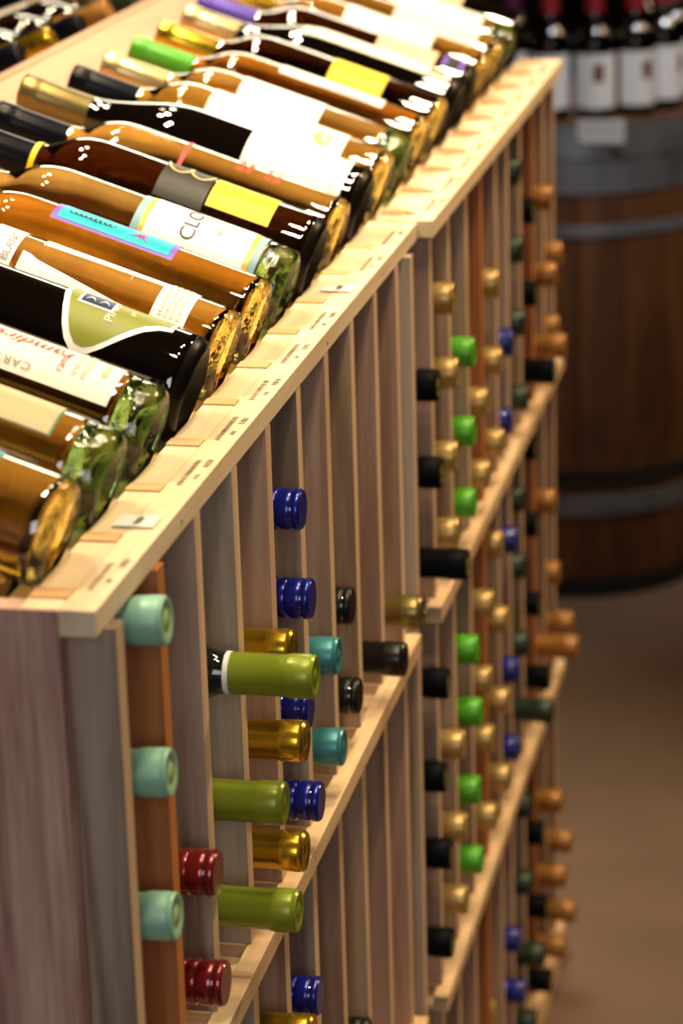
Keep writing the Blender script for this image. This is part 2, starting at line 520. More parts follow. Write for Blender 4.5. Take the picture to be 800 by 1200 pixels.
LEV1 = [(0.0, -0.367), (-0.3855, -0.762), (-0.7805, -1.165)]
LEV2 = [(0.0, -0.372), (-0.3905, -0.786), (-0.8045, -1.165)]
MIX1 = [GREYWOOD, REDWOOD, GREYWOOD, GREYWOOD, PINKWOOD, GREYWOOD, PINKWOOD, TANWOOD, PINKWOOD, PINKWOOD]
MIX2 = [GREYWOOD, PINKWOOD, TANWOOD, PINKWOOD, REDWOOD, TANWOOD, PINKWOOD, TANWOOD, REDWOOD, TANWOOD, PINKWOOD]
rack1, trim1 = make_rack(1, D1, 0.0, 0.0, 1.029, 0.0, LEV1, 0.0, 0.945, 0.012, MIX1,
                         'nearer of two wooden wine racks, with the sloping bottle display nearest the viewer')
rack2, trim2 = make_rack(2, D2, 0.006, 1.031, 1.967, 0.001, LEV2, 1.0305, 1.967, 0.016, MIX2,
                         'farther wooden wine rack, standing in line behind the near one beside the barrel')
part('end_panel', MB().box(BACK, -TW - 0.0004, -0.001, 0.0168, FLOOR, -0.0005), PANELWOOD, rack1)
part('end_panel', MB().box(BACK, -0.008, 1.9475, 1.966, FLOOR, -0.0175), PANELWOOD, rack2)
for rk, y0, y1, root, xb in ((1, 0.0, 0.945, rack1, 0.012), (2, 0.957, 1.966, rack2, 0.016)):
    part('plinth', MB().box(BACK, xb, y0 + 0.018, y1 - 0.02, FLOOR, -1.183), SHELFWOOD, root)
# the unseen back rack: the display goes on down the other side of the ridge
rear = thing('wine_rack', 'back-side display rack sloping away beyond the ridge board', 'wine rack', (-0.64, 0.98, FLOOR))
part('display_board', MB().prism_y([(-0.429, 0.072), (-0.429, 0.080), (-0.83, 0.080 - 0.40 * SL), (-0.83, 0.072 - 0.40 * SL)], 0.0, 1.966), SLOPE, rear)
for y in (0.0, 0.65, 1.30, 1.948):
    part('divider', MB().prism_y([(-0.84, FLOOR), (-0.84, -0.066), (-0.429, 0.0715), (-0.429, FLOOR)], y, y + 0.018), PANELWOOD, rear)
part('front_trim', MB().box(-0.862, -0.841, 0.0, 1.966, -0.075, -0.045), PINE, rear, bevel=0.0015)

# printed bin cards on the front trim: small illegible lines
rnd = random.Random(3)


def strokes(mb, x, y0, y1, h, z):
    y = y0
    while y < y1:
        w = rnd.uniform(0.0007, 0.0015)
        mb.box(x - h * rnd.uniform(0.35, 0.5), x + h * rnd.uniform(0.35, 0.5), y, y + w, z, z + 0.00025)
        y += w + rnd.uniform(0.0012, 0.0024)


def bin_print(root, D, xf, z, skip=()):
    for i in range(len(D)):
        if i in skip:
            continue
        y = D[i]
        mb = MB()
        strokes(mb, xf - 0.0135, y + 0.016, y + rnd.uniform(0.060, 0.078), 0.0042, z)
        strokes(mb, xf - 0.0065, y + 0.030, y + 0.038, 0.0036, z)
        strokes(mb, xf - 0.0060, y + 0.056, y + 0.071, 0.0050, z)
        p = part('bin_lettering', mb, INK, root)
        p['kind'] = 'stuff'


bin_print(rack1, D1, 0.0, 0.00002, skip=(1, 7))
bin_print(rack2, D2[1:-1], 0.014, 0.00102)
for y in (0.155, 0.765):
    s = part('price_sticker', MB().box(-0.032, -0.006, y - 0.011, y + 0.011, 0.0012, 0.0016), STICKER, rack1)
    mb = MB()
    strokes(mb, -0.018, y - 0.006, y + 0.007, 0.005, 0.0017)
    t = part('lettering', mb, INK, rack1)
    t.parent = s
for (y, z) in ((0.187, -0.0085), (0.63, -0.009), (0.86, -0.0085)):
    part('nail_head', MB().lathe([(-0.0004, 0.0014), (-0.0006, 0.0)], 10, centre=(0.0, y, z)), STEEL, rack1)


# ------------------------------------------------------------------ bottle shapes
def body_profile(kind, r, L):
    """(s, r) from heel to lip, without the base"""
    if kind == 'hock':
        pts = [(0.15, 1.0), (0.17, 0.97), (0.20, 0.80), (0.23, 0.58), (0.26, 0.43), (0.29, 0.385), (0.32, 0.375)]
    elif kind == 'burgundy':
        pts = [(0.155, 1.0), (0.17, 0.985), (0.19, 0.88), (0.21, 0.70), (0.23, 0.53), (0.245, 0.44), (0.26, 0.395), (0.30, 0.385)]
    elif kind == 'stored':
        pts = [(0.188, 1.0), (0.20, 0.985), (0.212, 0.92), (0.222, 0.80), (0.231, 0.65), (0.240, 0.52), (0.250, 0.45), (0.265, 0.43), (0.30, 0.425)]
    else:
        pts = [(0.188, 1.0), (0.20, 0.985), (0.212, 0.92), (0.222, 0.80), (0.231, 0.63), (0.240, 0.485), (0.250, 0.415), (0.265, 0.39), (0.30, 0.385)]
    k = L / 0.316
    return [(s * k, q * r) for s, q in pts if s * k < L - 0.02]


def radius_at(kind, r, L, s):
    pts = [(0.0, r)] + body_profile(kind, r, L)
    for (s0, r0), (s1, r1) in zip(pts, pts[1:]):
        if s0 <= s <= s1:
            return r0 + (r1 - r0) * (s - s0) / (s1 - s0)
    return pts[-1][1]


def smooth_prof(pts, sub=3):
    out = []
    n = len(pts)
    for i in range(n - 1):
        p0 = pts[max(i - 1, 0)]
        p1, p2 = pts[i], pts[i + 1]
        p3 = pts[min(i + 2, n - 1)]
        for k in range(sub):
            t = k / sub
            out.append(tuple(0.5 * ((2 * p1[d]) + (-p0[d] + p2[d]) * t + (2 * p0[d] - 5 * p1[d] + 4 * p2[d] - p3[d]) * t * t
                                    + (-p0[d] + 3 * p1[d] - 3 * p2[d] + p3[d]) * t ** 3) for d in (0, 1)))
    out.append(pts[-1])
    return out


NECK = {'stored': 0.425}


def glass_meshes(kind, r, L, n=40, BASE_T=0.009):
    d = 0.010 if BASE_T > 0.02 else 0.013
    rn = r * NECK.get(kind, 0.385)
    sh = smooth_prof(body_profile(kind, r, L))
    body = [(BASE_T + d, 0), (BASE_T + d * 0.9, 0.35 * r), (BASE_T + d * 0.4, 0.70 * r), (BASE_T, 0.90 * r), (BASE_T, 0.985 * r), (BASE_T + 0.0006, 0.994 * r), (BASE_T + 0.005, r), (0.10, r)]
    body += sh + [(L - 0.016, rn), (L - 0.0155, rn * 1.12), (L - 0.004, rn * 1.12), (L - 0.001, rn * 1.0), (L - 0.001, 0)]
    base = [(0.0155, 0), (0.0140, 0.30 * r), (0.0075, 0.58 * r), (0.0015, 0.76 * r), (0.0, 0.80 * r), (0.0009, 0.875 * r), (0.0026, 0.93 * r), (0.0052, 0.97 * r), (0.0080, 0.992 * r),
            (BASE_T - 0.0008, (0.994 if BASE_T < 0.02 else 1.0) * r), (BASE_T - 0.0004, 0.985 * r), (BASE_T - 0.0004, 0.90 * r), (BASE_T + d * 0.4 - 0.0006, 0.70 * r), (BASE_T + d * 0.9 - 0.0006, 0.35 * r), (BASE_T + d - 0.0006, 0)]
    return MB().lathe(body, n).mesh('glass_body', BLACKG, True), MB().lathe(base, n).mesh('glass_base', BLACKG, True)


def capsule_prof(L, rn, clen, screw=False):
    if screw:
        p = [(L - clen, rn)]
        s = L - clen + 0.0005
        p += [(s, rn + 0.0008)]
        while s < L - 0.036:
            p += [(s + 0.0006, rn + 0.0013), (s + 0.0012, rn + 0.0009)]
            s += 0.0016
        s = L - 0.034
        for k in range(3):
            p += [(s, rn + 0.0012), (s + 0.0008, rn + 0.0001), (s + 0.0018, rn + 0.0001), (s + 0.0026, rn + 0.0013), (s + 0.0070, rn + 0.0017)]
            s += 0.0078
        p += [(L - 0.0085, rn + 0.0018), (L - 0.0065, rn + 0.0006), (L - 0.005, rn + 0.0018), (L - 0.0018, rn + 0.0017), (L, rn + 0.0004), (L, 0)]
        return p
    return [(L - clen, rn * 0.99), (L - clen + 0.0003, rn + 0.0006), (L - 0.0205, rn + 0.0004), (L - 0.0190, rn + 0.0010), (L - 0.017, rn + 0.0013),
            (L - 0.0045, rn + 0.0014), (L - 0.0032, rn + 0.0009), (L - 0.0018, rn + 0.0014), (L, rn + 0.0002), (L, rn * 0.72), (L - 0.0007, rn * 0.66),
            (L - 0.0007, rn * 0.40), (L, rn * 0.34), (L, 0)]


def label_patch(kind, r, L, s0, s1, a0, a1, lift=0.0005, ns=10, na=14, fn=None):
    """curved sheet; fn(u) -> (a0, a1) in degrees trims its edges along the axis; a measured from the top towards -y"""
    mb = MB()
    for i in range(ns + 1):
        u = i / ns
        s = s0 + (s1 - s0) * u
        lo, hi = fn(u) if fn else (a0, a1)
        rr_ = radius_at(kind, r, L, s) + lift
        for j in range(na + 1):
            a = R(lo + (hi - lo) * j / na)
            mb.v.append((-s, -rr_ * math.sin(a), rr_ * math.cos(a)))
    for i in range(ns):
        for j in range(na):
            p = i * (na + 1) + j
            mb.f.append((p, p + 1, p + na + 2, p + na + 1))
            mb.mi.append(0)
    return mb


TEXTS = {}


def text_polys(txt):
    if txt not in TEXTS:
        c = bpy.data.curves.new('lettering', 'FONT')
        c.body = txt
        c.size = 1.0
        c.align_x = 'LEFT'
        c.resolution_u = 3
        o = bpy.data.objects.new('lettering', c)
        COL.objects.link(o)
        bpy.context.view_layer.update()
        dg = bpy.context.evaluated_depsgraph_get()
        me = bpy.data.meshes.new_from_object(o.evaluated_get(dg))
        TEXTS[txt] = ([(v.co.x, v.co.y) for v in me.vertices], [tuple(p.vertices) for p in me.polygons])
        bpy.data.objects.remove(o)
        bpy.data.curves.remove(c)
        bpy.data.meshes.remove(me)
    return TEXTS[txt]


def text_patch(txt, kind, r, L, s, a, size, mode, lift=0.0009, squeeze=1.0, shear=0.0):
    """mode 'ring': reads around the bottle (upright bottle); 'up': reads from base to neck; 'down': from neck to base"""
    vs, fs = text_polys(txt)
    mb = MB()
    for (x, y) in vs:
        x, y = (x + shear * y) * size * squeeze, y * size
        if mode == 'ring':
            ss, aa = s + y, R(a) - x / r
        elif mode == 'up':
            ss, aa = s + x, R(a) + y / r
        else:
            ss, aa = s - x, R(a) - y / r
        q = radius_at(kind, r, L, ss) + lift
        mb.v.append((-ss, -q * math.sin(aa), q * math.cos(aa)))
    for f in fs:
        mb.f.append(f)
        mb.mi.append(0)
    return mb


SHAPES = {}


def bottle(name, label, group, kind, r, L, body_m, base_m, cap, loc, rot, cap_len=0.066, screw=False, cat='wine bottle', n=40):
    root = thing(name, label, cat, loc, rot, group)
    bt = 0.025 if base_m is GREENB else 0.009
    key = (kind, r, L, n, bt)
    if key not in SHAPES:
        SHAPES[key] = glass_meshes(kind, r, L, n, bt)
    for nm, me, m in (('glass_body', SHAPES[key][0], body_m), ('glass_base', SHAPES[key][1], base_m)):
        ck = (key, nm, m.name)
        if ck not in SHAPES:
            c = me.copy()
            c.materials[0] = m
            SHAPES[ck] = c
        link(nm, SHAPES[ck], root)
    if cap:
        ck = (key, cap, cap_len, screw)
        if ck not in SHAPES:
            p = capsule_prof(L, r * NECK.get(kind, 0.385) + 0.0006, cap_len, screw)
            SHAPES[ck] = MB().lathe(p, 28, m_of=lambda k: 1 if k >= len(p) - 5 and not screw else 0).mesh('capsule', [CAP[cap], CAP_END.get(cap, CAP[cap])], True)
        link('screw_cap' if screw else 'capsule', SHAPES[ck], root)
    return root


def add_label(root, name, mb, mat, parent=None, thick=0.0):
    o = link(name, mb.mesh(name, mat, True), parent or root)
    return o


# ------------------------------------------------------------------ display bottles on the slope
TH_ = R(19.0)
UP = Vector((math.sin(TH_), 0, math.cos(TH_)))
ORD = ['nearest', 'second', 'third', 'fourth', 'fifth', 'sixth', 'seventh', 'eighth', 'ninth', 'tenth', 'eleventh', 'twelfth', 'thirteenth',
       'fourteenth', 'fifteenth', 'sixteenth', 'seventeenth', 'eighteenth', 'nineteenth', 'twentieth']
# kind, radius, length, glass, base, capsule, capsule length, label
DISPLAY = [
    ('bordeaux', 0.0345, 0.316, AMBER, GOLDB, 'gold', 'amber wine bottle nearest the viewer, its white label with teal border cut by the frame'),
    ('bordeaux', 0.0345, 0.316, AMBER, GREENB, 'tan', 'amber wine bottle with plain beige label and green base, second from the near end'),
    ('bordeaux', 0.0350, 0.316, AMBER, GREENB, 'tan', 'amber wine bottle with cream label printed in red, beside the black bottle'),
    ('burgundy', 0.0385, 0.316, BLACKG, BLACKB, 'navy', 'black wine bottle with an olive green shield label edged in white'),
    ('bordeaux', 0.0355, 0.316, GOLDG, GOLDB, 'gold', 'gold wine bottle with white strip labels, behind the black olive-label bottle'),
    ('bordeaux', 0.0350, 0.316, DEEPAMBER, GOLDB, 'gold', 'orange wine bottle with a narrow turquoise label edged in violet'),
    ('bordeaux', 0.0350, 0.316, PALE, GREENB, 'tan', 'pale wine bottle with white label edged slate blue and gold'),
    ('bordeaux', 0.0370, 0.316, BROWNG, BLACKB, 'navy', 'dark brown wine bottle with yellow label and black rope label'),
    ('bordeaux', 0.0345, 0.316, GOLDG, GOLDB, 'navy', 'clear gold wine bottle with red band and no paper label'),
    ('burgundy', 0.0375, 0.326, BLACKG, BLACKB, 'olive', 'black wine bottle with plain white label and olive capsule'),
    ('bordeaux', 0.0360, 0.309, GOLDG, GOLDB, 'navy', 'gold wine bottle with midnight capsule and white label bearing a gold seal'),
    ('bordeaux', 0.0345, 0.307, PALE, GREENB, 'tan', 'pale wine bottle with short white label and green base'),
    ('bordeaux', 0.0345, 0.307, DEEPAMBER, GOLDB, 'lime', 'orange wine bottle with green capsule and narrow white strip label'),
    ('bordeaux', 0.0355, 0.307, BROWNG, GOLDB, 'gold', 'dark brown wine bottle with a small yellow note label'),
    ('burgundy', 0.0375, 0.307, BLACKG, BLACKB, 'tan', 'black wine bottle with long cream label and green stamp'),
    ('bordeaux', 0.0355, 0.316, BROWNG, BLACKB, 'violet', 'brown wine bottle with peach label and purple seal'),
    ('bordeaux', 0.0350, 0.316, GOLDG, GOLDB, 'gold', 'gold wine bottle with white label, behind the purple-sealed bottle'),
    ('bordeaux', 0.0350, 0.316, GOLDG, GOLDB, 'gold', 'gold wine bottle with long white label, third from the far end'),
    ('bordeaux', 0.0350, 0.316, PALE, GREENB, 'gold', 'pale gold wine bottle second from the far end of the display'),
    ('bordeaux', 0.0365, 0.316, BLACKG, BLACKB, 'navy', 'black wine bottle at the far end of the display beside the barrel'),
]
TOP = []
for i, (kind, r, L, gm, bm_, cap, lab) in enumerate(DISPLAY):
    Y = 0.067 + 0.1 * i
    low = Vector((-0.0500, Y, -0.0130))
    c = low + UP * r
    b = bottle('wine_bottle', lab, 'bottles lying on the sloping display', kind, r, L, gm, bm_, cap, c, (0, TH_, 0))
    TOP.append((b, kind, r, L))


def lab_on(i, name, s0, s1, a0, a1, mat, lift=0.0005, parent=None, fn=None, ns=10, na=14):
    b, kind, r, L = TOP[i]
    return add_label(b, name, label_patch(kind, r, L, s0, s1, a0, a1, lift, ns, na, fn), LAB[mat], parent)


def text_on(i, txt, s, a, size, mode, mat, parent, squeeze=1.0, shear=0.0, lift=0.0012):
    b, kind, r, L = TOP[i]
    return add_label(b, 'lettering', text_patch(txt, kind, r, L, s, a, size, mode, lift, squeeze, shear), LAB[mat], parent)


def fine_print(i, s0, s1, a0, a1, lines, mat, parent, mode='ring', seed=1):
    """rows of tiny strokes standing for print too small to read"""
    b, kind, r, L = TOP[i]
    rn = random.Random(seed)
    mb = MB()
    for k in range(lines):
        t = (k + 0.5) / lines
        if mode == 'ring':
            a = a1
            while a > a0:
                w = rn.uniform(1.2, 3.2)
                s = s0 + (s1 - s0) * t
                h = min(0.0022, 0.32 * (s1 - s0) / lines)
                q = r + 0.0012
                vs = [(s - h, a), (s + h, a), (s + h, a - w), (s - h, a - w)]
                n = len(mb.v)
                mb.v += [(-ss, -q * math.sin(R(aa)), q * math.cos(R(aa))) for ss, aa in vs]
                mb.f.append((n, n + 1, n + 2, n + 3))
                mb.mi.append(0)
                a -= w + rn.uniform(0.8, 1.8)
    o = add_label(b, 'lettering', mb, LAB[mat], parent)
    return o


def script_line(i, s0, s1, a, amp, mat, parent, seed):
    """a run of handwriting too small to read, from s0 (neck side) to s1, as one thin ribbon"""
    b, kind, r, L = TOP[i]
    rn = random.Random(seed)
    mb = MB()
    N = 90
    ph = [rn.uniform(0.6, 1.4) for _ in range(12)]
    for j in range(N + 1):
        t = j / N
        k = ph[int(t * 11.99)]
        w = 2 * math.pi * 9 * t
        ss = s0 + (s1 - s0) * t + 0.35 * amp * math.sin(w)
        up_ = amp * 0.5 * k * math.cos(w)
        for d in (-0.00045, 0.00045):
            aa = R(a) - (up_ + d) / r
            q = radius_at(kind, r, L, ss) + 0.0013
            mb.v.append((-(ss - d), -q * math.sin(aa), q * math.cos(aa)))
    for j in range(N):
        mb.f.append((2 * j, 2 * j + 1, 2 * j + 3, 2 * j + 2))
        mb.mi.append(0)
    return add_label(b, 'lettering', mb, LAB[mat], parent)


# nearest: white label with teal edge
p = lab_on(0, 'label', 0.047, 0.15, -60, 62, 'teal')
lab_on(0, 'label_face', 0.052, 0.145, -55, 57, 'white', 0.0008, p)
# second: beige
p = lab_on(1, 'label', 0.040, 0.15, -60, 42, 'stamp')
lab_on(1, 'label_face', 0.0415, 0.1485, -58, 40.5, 'beige', 0.0008, p)
# third: cream with red and grey lettering
p = lab_on(2, 'label', 0.030, 0.165, -55, 55, 'cream')
text_on(2, 'CARTA', 0.085, 38, 0.0085, 'up', 'grey', p, 1.15)
text_on(2, 'ramdirs', 0.063, 0, 0.0150, 'up', 'red', p, 1.15, 0.35)
text_on(2, 'rama', 0.066, 36, 0.0085, 'ring', 'red', p, 1.0)
lab_on(2, 'label_rule', 0.0765, 0.0771, -30, 44, 'faint', 0.0010, p, ns=1)
fine_print(2, 0.049, 0.062, -20, 34, 2, 'faint', p, seed=5)
fine_print(2, 0.036, 0.044, -4, 22, 1, 'peach', p, seed=6)
# fourth: olive shield label with white edge
def shield(e):
    def fn(u):
        # u runs from the base side to the neck side
        t = min(max(u, 0), 1)
        prof = [(0.0, 9), (0.1, 13), (0.22, 24), (0.36, 42), (0.48, 57), (0.58, 67), (0.66, 71), (0.74, 70), (0.82, 61), (0.89, 46), (0.95, 26), (1.0, 4)]
        for (u0, h0), (u1, h1) in zip(prof, prof[1:]):
            if u0 <= t <= u1:
                h = h0 + (h1 - h0) * (t - u0) / (u1 - u0)
                return (-60, h + e)
        return (-60, 8 + e)
    return fn
p = lab_on(3, 'label', 0.024, 0.1035, 0, 0, 'white', fn=shield(3), ns=60, na=20)
lab_on(3, 'label_face', 0.027, 0.1005, 0, 0, 'olive', 0.0008, p, fn=shield(-5), ns=60, na=20)
e = lab_on(3, 'emblem', 0.0665, 0.0925, -10, 17, 'white', 0.0011, p)
lab_on(3, 'emblem_panel', 0.0685, 0.0905, -7, 14, 'navy', 0.0014, p)
for s in (0.0745, 0.0845):
    lab_on(3, 'emblem_scroll', s - 0.0035, s + 0.0035, 9, 20, 'paleblue', 0.0017, p, fn=lambda u: (8 - 8 * math.sin(math.pi * u), 10 - 6 * math.sin(math.pi * u)), ns=8, na=2)
text_on(3, 'PINOT', 0.064, 31, 0.0085, 'ring', 'cream', p, 1.25)
text_on(3, 'gris', 0.053, 10, 0.0045, 'ring', 'cream', p, 1.2)
# fifth: white collar, upper strip, lower band, small back label
p = lab_on(4, 'collar_label', 0.165, 0.187, -70, 80, 'white')
text_on(4, 'BLANC', 0.168, 52, 0.0085, 'ring', 'grey', p, 1.1)
q = lab_on(4, 'strip_label', 0.040, 0.150, -30, 2, 'white', fn=lambda u: (-40, 4 + 8 * u * u * 0.6))
text_on(4, '1', 0.078, -2, 0.018, 'up', 'grey', q, 0.7)
lab_on(4, 'band_label', 0.060, 0.160, 0, 0, 'white', fn=lambda u: (34 + 26 * (1 - u) - (u > .93) * 3, 78), ns=16)
p = lab_on(4, 'back_label', 0.032, 0.058, -60, 62, 'white')
fine_print(4, 0.036, 0.054, -30, 50, 4, 'faint', p, seed=9)
# sixth: turquoise strip with violet edge
p = lab_on(5, 'label', 0.074, 0.172, -26, 32, 'violet')
lab_on(5, 'label_face', 0.0785, 0.1675, -26, 27, 'aqua', 0.0008, p)
script_line(5, 0.160, 0.125, 9, 0.0042, 'navy', p, 4)
script_line(5, 0.160, 0.112, -9, 0.0022, 'navy', p, 8)
mb = MB()
for k in range(6):
    a = k * math.pi / 3 + 0.3
    ln = 0.0075 if k % 2 else 0.0105
    s0_, a0_ = 0.1035, 8
    pts = [(0.0012, a + 1.4), (ln, a), (0.0012, a - 1.4)]
    n = len(mb.v)
    for d, t in pts:
        ss, aa = s0_ + d * math.cos(t), R(a0_) + d * math.sin(t) / 0.035
        mb.v.append((-ss, -0.0364 * math.sin(aa), 0.0364 * math.cos(aa)))
    mb.f.append((n, n + 1, n + 2))
    mb.mi.append(0)
add_label(TOP[5][0], 'dragonfly_print', mb, LAB['pink'], p)
# seventh: white with slate and gold borders
p = lab_on(6, 'label', 0.026, 0.130, -75, 75, 'slate')
lab_on(6, 'gold_line', 0.0325, 0.1235, -75, 75, 'gold', 0.0008, p)
lab_on(6, 'label_face', 0.0365, 0.1195, -75, 75, 'white', 0.0011, p)
text_on(6, 'CLOS', 0.080, 54, 0.0175, 'ring', 'charcoal', p, 1.0, lift=0.0015)
fine_print(6, 0.060, 0.065, 18, 34, 1, 'grey', p, seed=12)
# eighth: yellow and black labels
p = lab_on(7, 'label', 0.042, 0.096, -40, 52, 'yellow')
fine_print(7, 0.080, 0.084, 6, 18, 1, 'seal', p, seed=3)
p = lab_on(7, 'rope_label', 0.098, 0.140, -40, 62, 'charcoal')
for k in (0, 1):
    b, kind, r, L = TOP[7]
    mb = MB()
    N = 18
    for j in range(N + 1):
        t = math.pi * j / N
        s = 0.138 - 0.019 * k - 0.0095 + 0.0105 * math.cos(t)
        a = R(-8) + R(24) * math.sin(t)
        for d in (-0.0009, 0.0009):
            mb.v.append((-(s + d * math.cos(t)), -(r + 0.0012) * math.sin(a + d * math.sin(t) / r), (r + 0.0012) * math.cos(a + d * math.sin(t) / r)))
    for j in range(N):
        mb.f.append((2 * j, 2 * j + 1, 2 * j + 3, 2 * j + 2))
        mb.mi.append(0)
    add_label(b, 'rope_print', mb, LAB['rope'], p)
# ninth: engraved bottle with red band
p = lab_on(8, 'red_band', 0.1440, 0.1475, -70, 60, 'red', 0.0006)
script_line(8, 0.196, 0.160, 10, 0.0060, 'etch', TOP[8][0], 6)
for s0_ in (0.060, 0.085):
    fine_print(8, s0_, s0_ + 0.016, -10, 26, 2, 'red', TOP[8][0], seed=int(s0_ * 1000))
# tenth
p = lab_on(9, 'label', 0.020, 0.113, -70, 75, 'white')
lab_on(9, 'label_rule', 0.0285, 0.0293, -70, 75, 'grey', 0.0008, p, ns=1)
text_on(9, 'S', 0.074, 30, 0.016, 'ring', 'faint', p)
# eleventh
p = lab_on(10, 'label', 0.044, 0.176, -70, 75, 'white')
b, kind, r, L = TOP[10]
mb = MB()
for j in range(20):
    t = 2 * math.pi * j / 20
    ss, aa = 0.066 + 0.0085 * math.cos(t), R(30) + 0.0085 * math.sin(t) / r
    mb.v.append((-ss, -(r + 0.001) * math.sin(aa), (r + 0.001) * math.cos(aa)))
mb.f.append(tuple(range(20)))
mb.mi.append(0)
add_label(b, 'gold_seal', mb, LAB['seal'], p)
# twelfth to last
lab_on(11, 'label', 0.088, 0.170, -70, 75, 'white')
p = lab_on(12, 'label', 0.048, 0.156, -40, 26, 'white')
lab_on(12, 'blue_band', 0.060, 0.115, 14, 24, 'paleblue', 0.0008, p)
p = lab_on(13, 'label', 0.064, 0.122, -50, 60, 'yellow')
p = lab_on(14, 'label', 0.014, 0.178, -50, 30, 'cream')
q = lab_on(14, 'stamp', 0.020, 0.038, -12, 22, 'stamp', 0.0008, p)
lab_on(14, 'stamp_face', 0.024, 0.034, -5, 15, 'seal', 0.0011, p)
p = lab_on(15, 'label', 0.045, 0.112, -50, 60, 'peach')
q = lab_on(15, 'seal', 0.014, 0.038, -20, 36, 'charcoal')
lab_on(15, 'seal_edge', 0.014, 0.019, -20, 36, 'violet', 0.0008, q)
lab_on(15, 'seal_edge', 0.033, 0.038, -20, 36, 'violet', 0.0008, q)
lab_on(16, 'label', 0.066, 0.170, -70, 75, 'white')
lab_on(17, 'label', 0.030, 0.130, -70, 75, 'cream')
lab_on(18, 'label', 0.040, 0.150, -70, 60, 'white')
lab_on(19, 'label', 0.080, 0.150, -50, 60, 'peach')
# yellow ring under the eighth bottle's capsule
b, kind, r, L = TOP[7]
add_label(b, 'capsule_ring', label_patch(kind, r, L, L - 0.071, L - 0.066, 0, 360, 0.0012, 2, 24), LAB['yellow'])

# bottles on the far slope, necks to the ridge
REAR = [('navy', BLACKG, 'dark-capped'), ('gold', GOLDG, 'gold-capped'), ('navy', BROWNG, 'midnight-capped'), ('amber', BROWNG, 'brown-capped'),
        ('forest', BLACKG, 'dark green-capped'), ('amber', GOLDG, 'copper-capped'), ('navy', BLACKG, 'black-capped')]
for k, (cap, gm, nm) in enumerate(REAR):
    Y = 1.235 + 0.105 * k
    axis = Vector((math.cos(TH_), 0, math.sin(TH_)))
    r, L = 0.0355, 0.31
    # rests on the rear board: contact line r below the axis
    end = Vector((-0.434, Y, 0))
    base = end - axis * L
    bz = 0.080 + (base.x + 0.429) * SL + (r + 0.0006) / math.cos(TH_)
    b = bottle('wine_bottle', f'{nm} wine bottle on the far slope behind the ridge, {ORD[k]} of seven', 'bottles on the far slope behind the ridge',
               'bordeaux', r, L, gm, GOLDB, cap, (base.x, Y, bz), (0, TH_, math.pi))
    p = add_label(b, 'label', label_patch('bordeaux', r, L, 0.05, 0.15, -70, 70), LAB['cream'])

# ------------------------------------------------------------------ stored bottles
CAPWORD = {'teal': 'pale teal', 'red': 'dark red', 'green': 'olive green', 'gold': 'gold', 'blue': 'blue', 'aqua': 'teal blue', 'black': 'black',
           'pewter': 'brown gold', 'blackred': 'black red-marked', 'olive': 'olive grey', 'noir': 'black', 'lime': 'bright green', 'forest': 'dark green', 'amber': 'copper'}
ORD2 = ['first', 'second', 'third', 'fourth', 'fifth', 'sixth', 'seventh', 'eighth', 'ninth', 'tenth', 'eleventh', 'twelfth']
LST = 0.285
for (rk, c), lst in CELLS.items():
    rackw = 'near' if rk == 1 else 'far'
    for k, (kind, x, z) in enumerate(lst):
        ym = cell_mid(rk, c)
        tilt = R(3.2) if kind == 'teal' else 0.0
        screw = kind in ('red', 'blue', 'black')
        axis = Vector((math.cos(tilt), 0, math.sin(tilt)))
        base = Vector((x, ym, z)) - axis * LST
        pos = f'{ORD2[k]} down' if len(lst) > 1 else 'alone'
        col = ('in the column nearest the viewer' if (rk, c) == (1, 1) else f'in the {ORD2[c - 1]} column of the {rackw} rack')
        b = bottle('wine_bottle', f'{CAPWORD[kind]} capped bottle, neck out, {pos} {col}', f'bottles stored in the {rackw} rack',
                   'stored', BR, LST, DARKNECK, DARKNECK, kind, base, (0, tilt, math.pi), cap_len=0.058, screw=screw, n=24)
        rn = BR * 0.425 + 0.0006
        if kind == 'green':
            add_label(b, 'capsule_ring', MB().lathe([(LST - 0.061, rn - 0.001), (LST - 0.061, rn + 0.0009), (LST - 0.0575, rn + 0.0010), (LST - 0.0575, rn - 0.001)], 28), LAB['white'])
        if kind == 'blackred':
            mb = MB()
            for j in range(10):
                t = 2 * math.pi * j / 10
                ss, aa = LST - 0.040 + 0.0022 * math.cos(t), R(-95) + 0.0022 * math.sin(t) / rn
                mb.v.append((-ss, -(rn + 0.0009) * math.sin(aa), (rn + 0.0009) * math.cos(aa)))
            mb.f.append(tuple(range(10)))
            mb.mi.append(0)
            add_label(b, 'red_mark', mb, REDMARK)

# ------------------------------------------------------------------ oak barrel with bottles on top
BC = Vector((-0.165, 3.57, FLOOR))
BH = 0.878
RB, RM = 0.240, 0.285
barrel = thing('wine_barrel', 'oak wine barrel with grey steel hoops standing behind the far rack', 'barrel', BC)


def barrel_r(t):
    return RB + (RM - RB) * (1 - (2 * t - 1) ** 2)


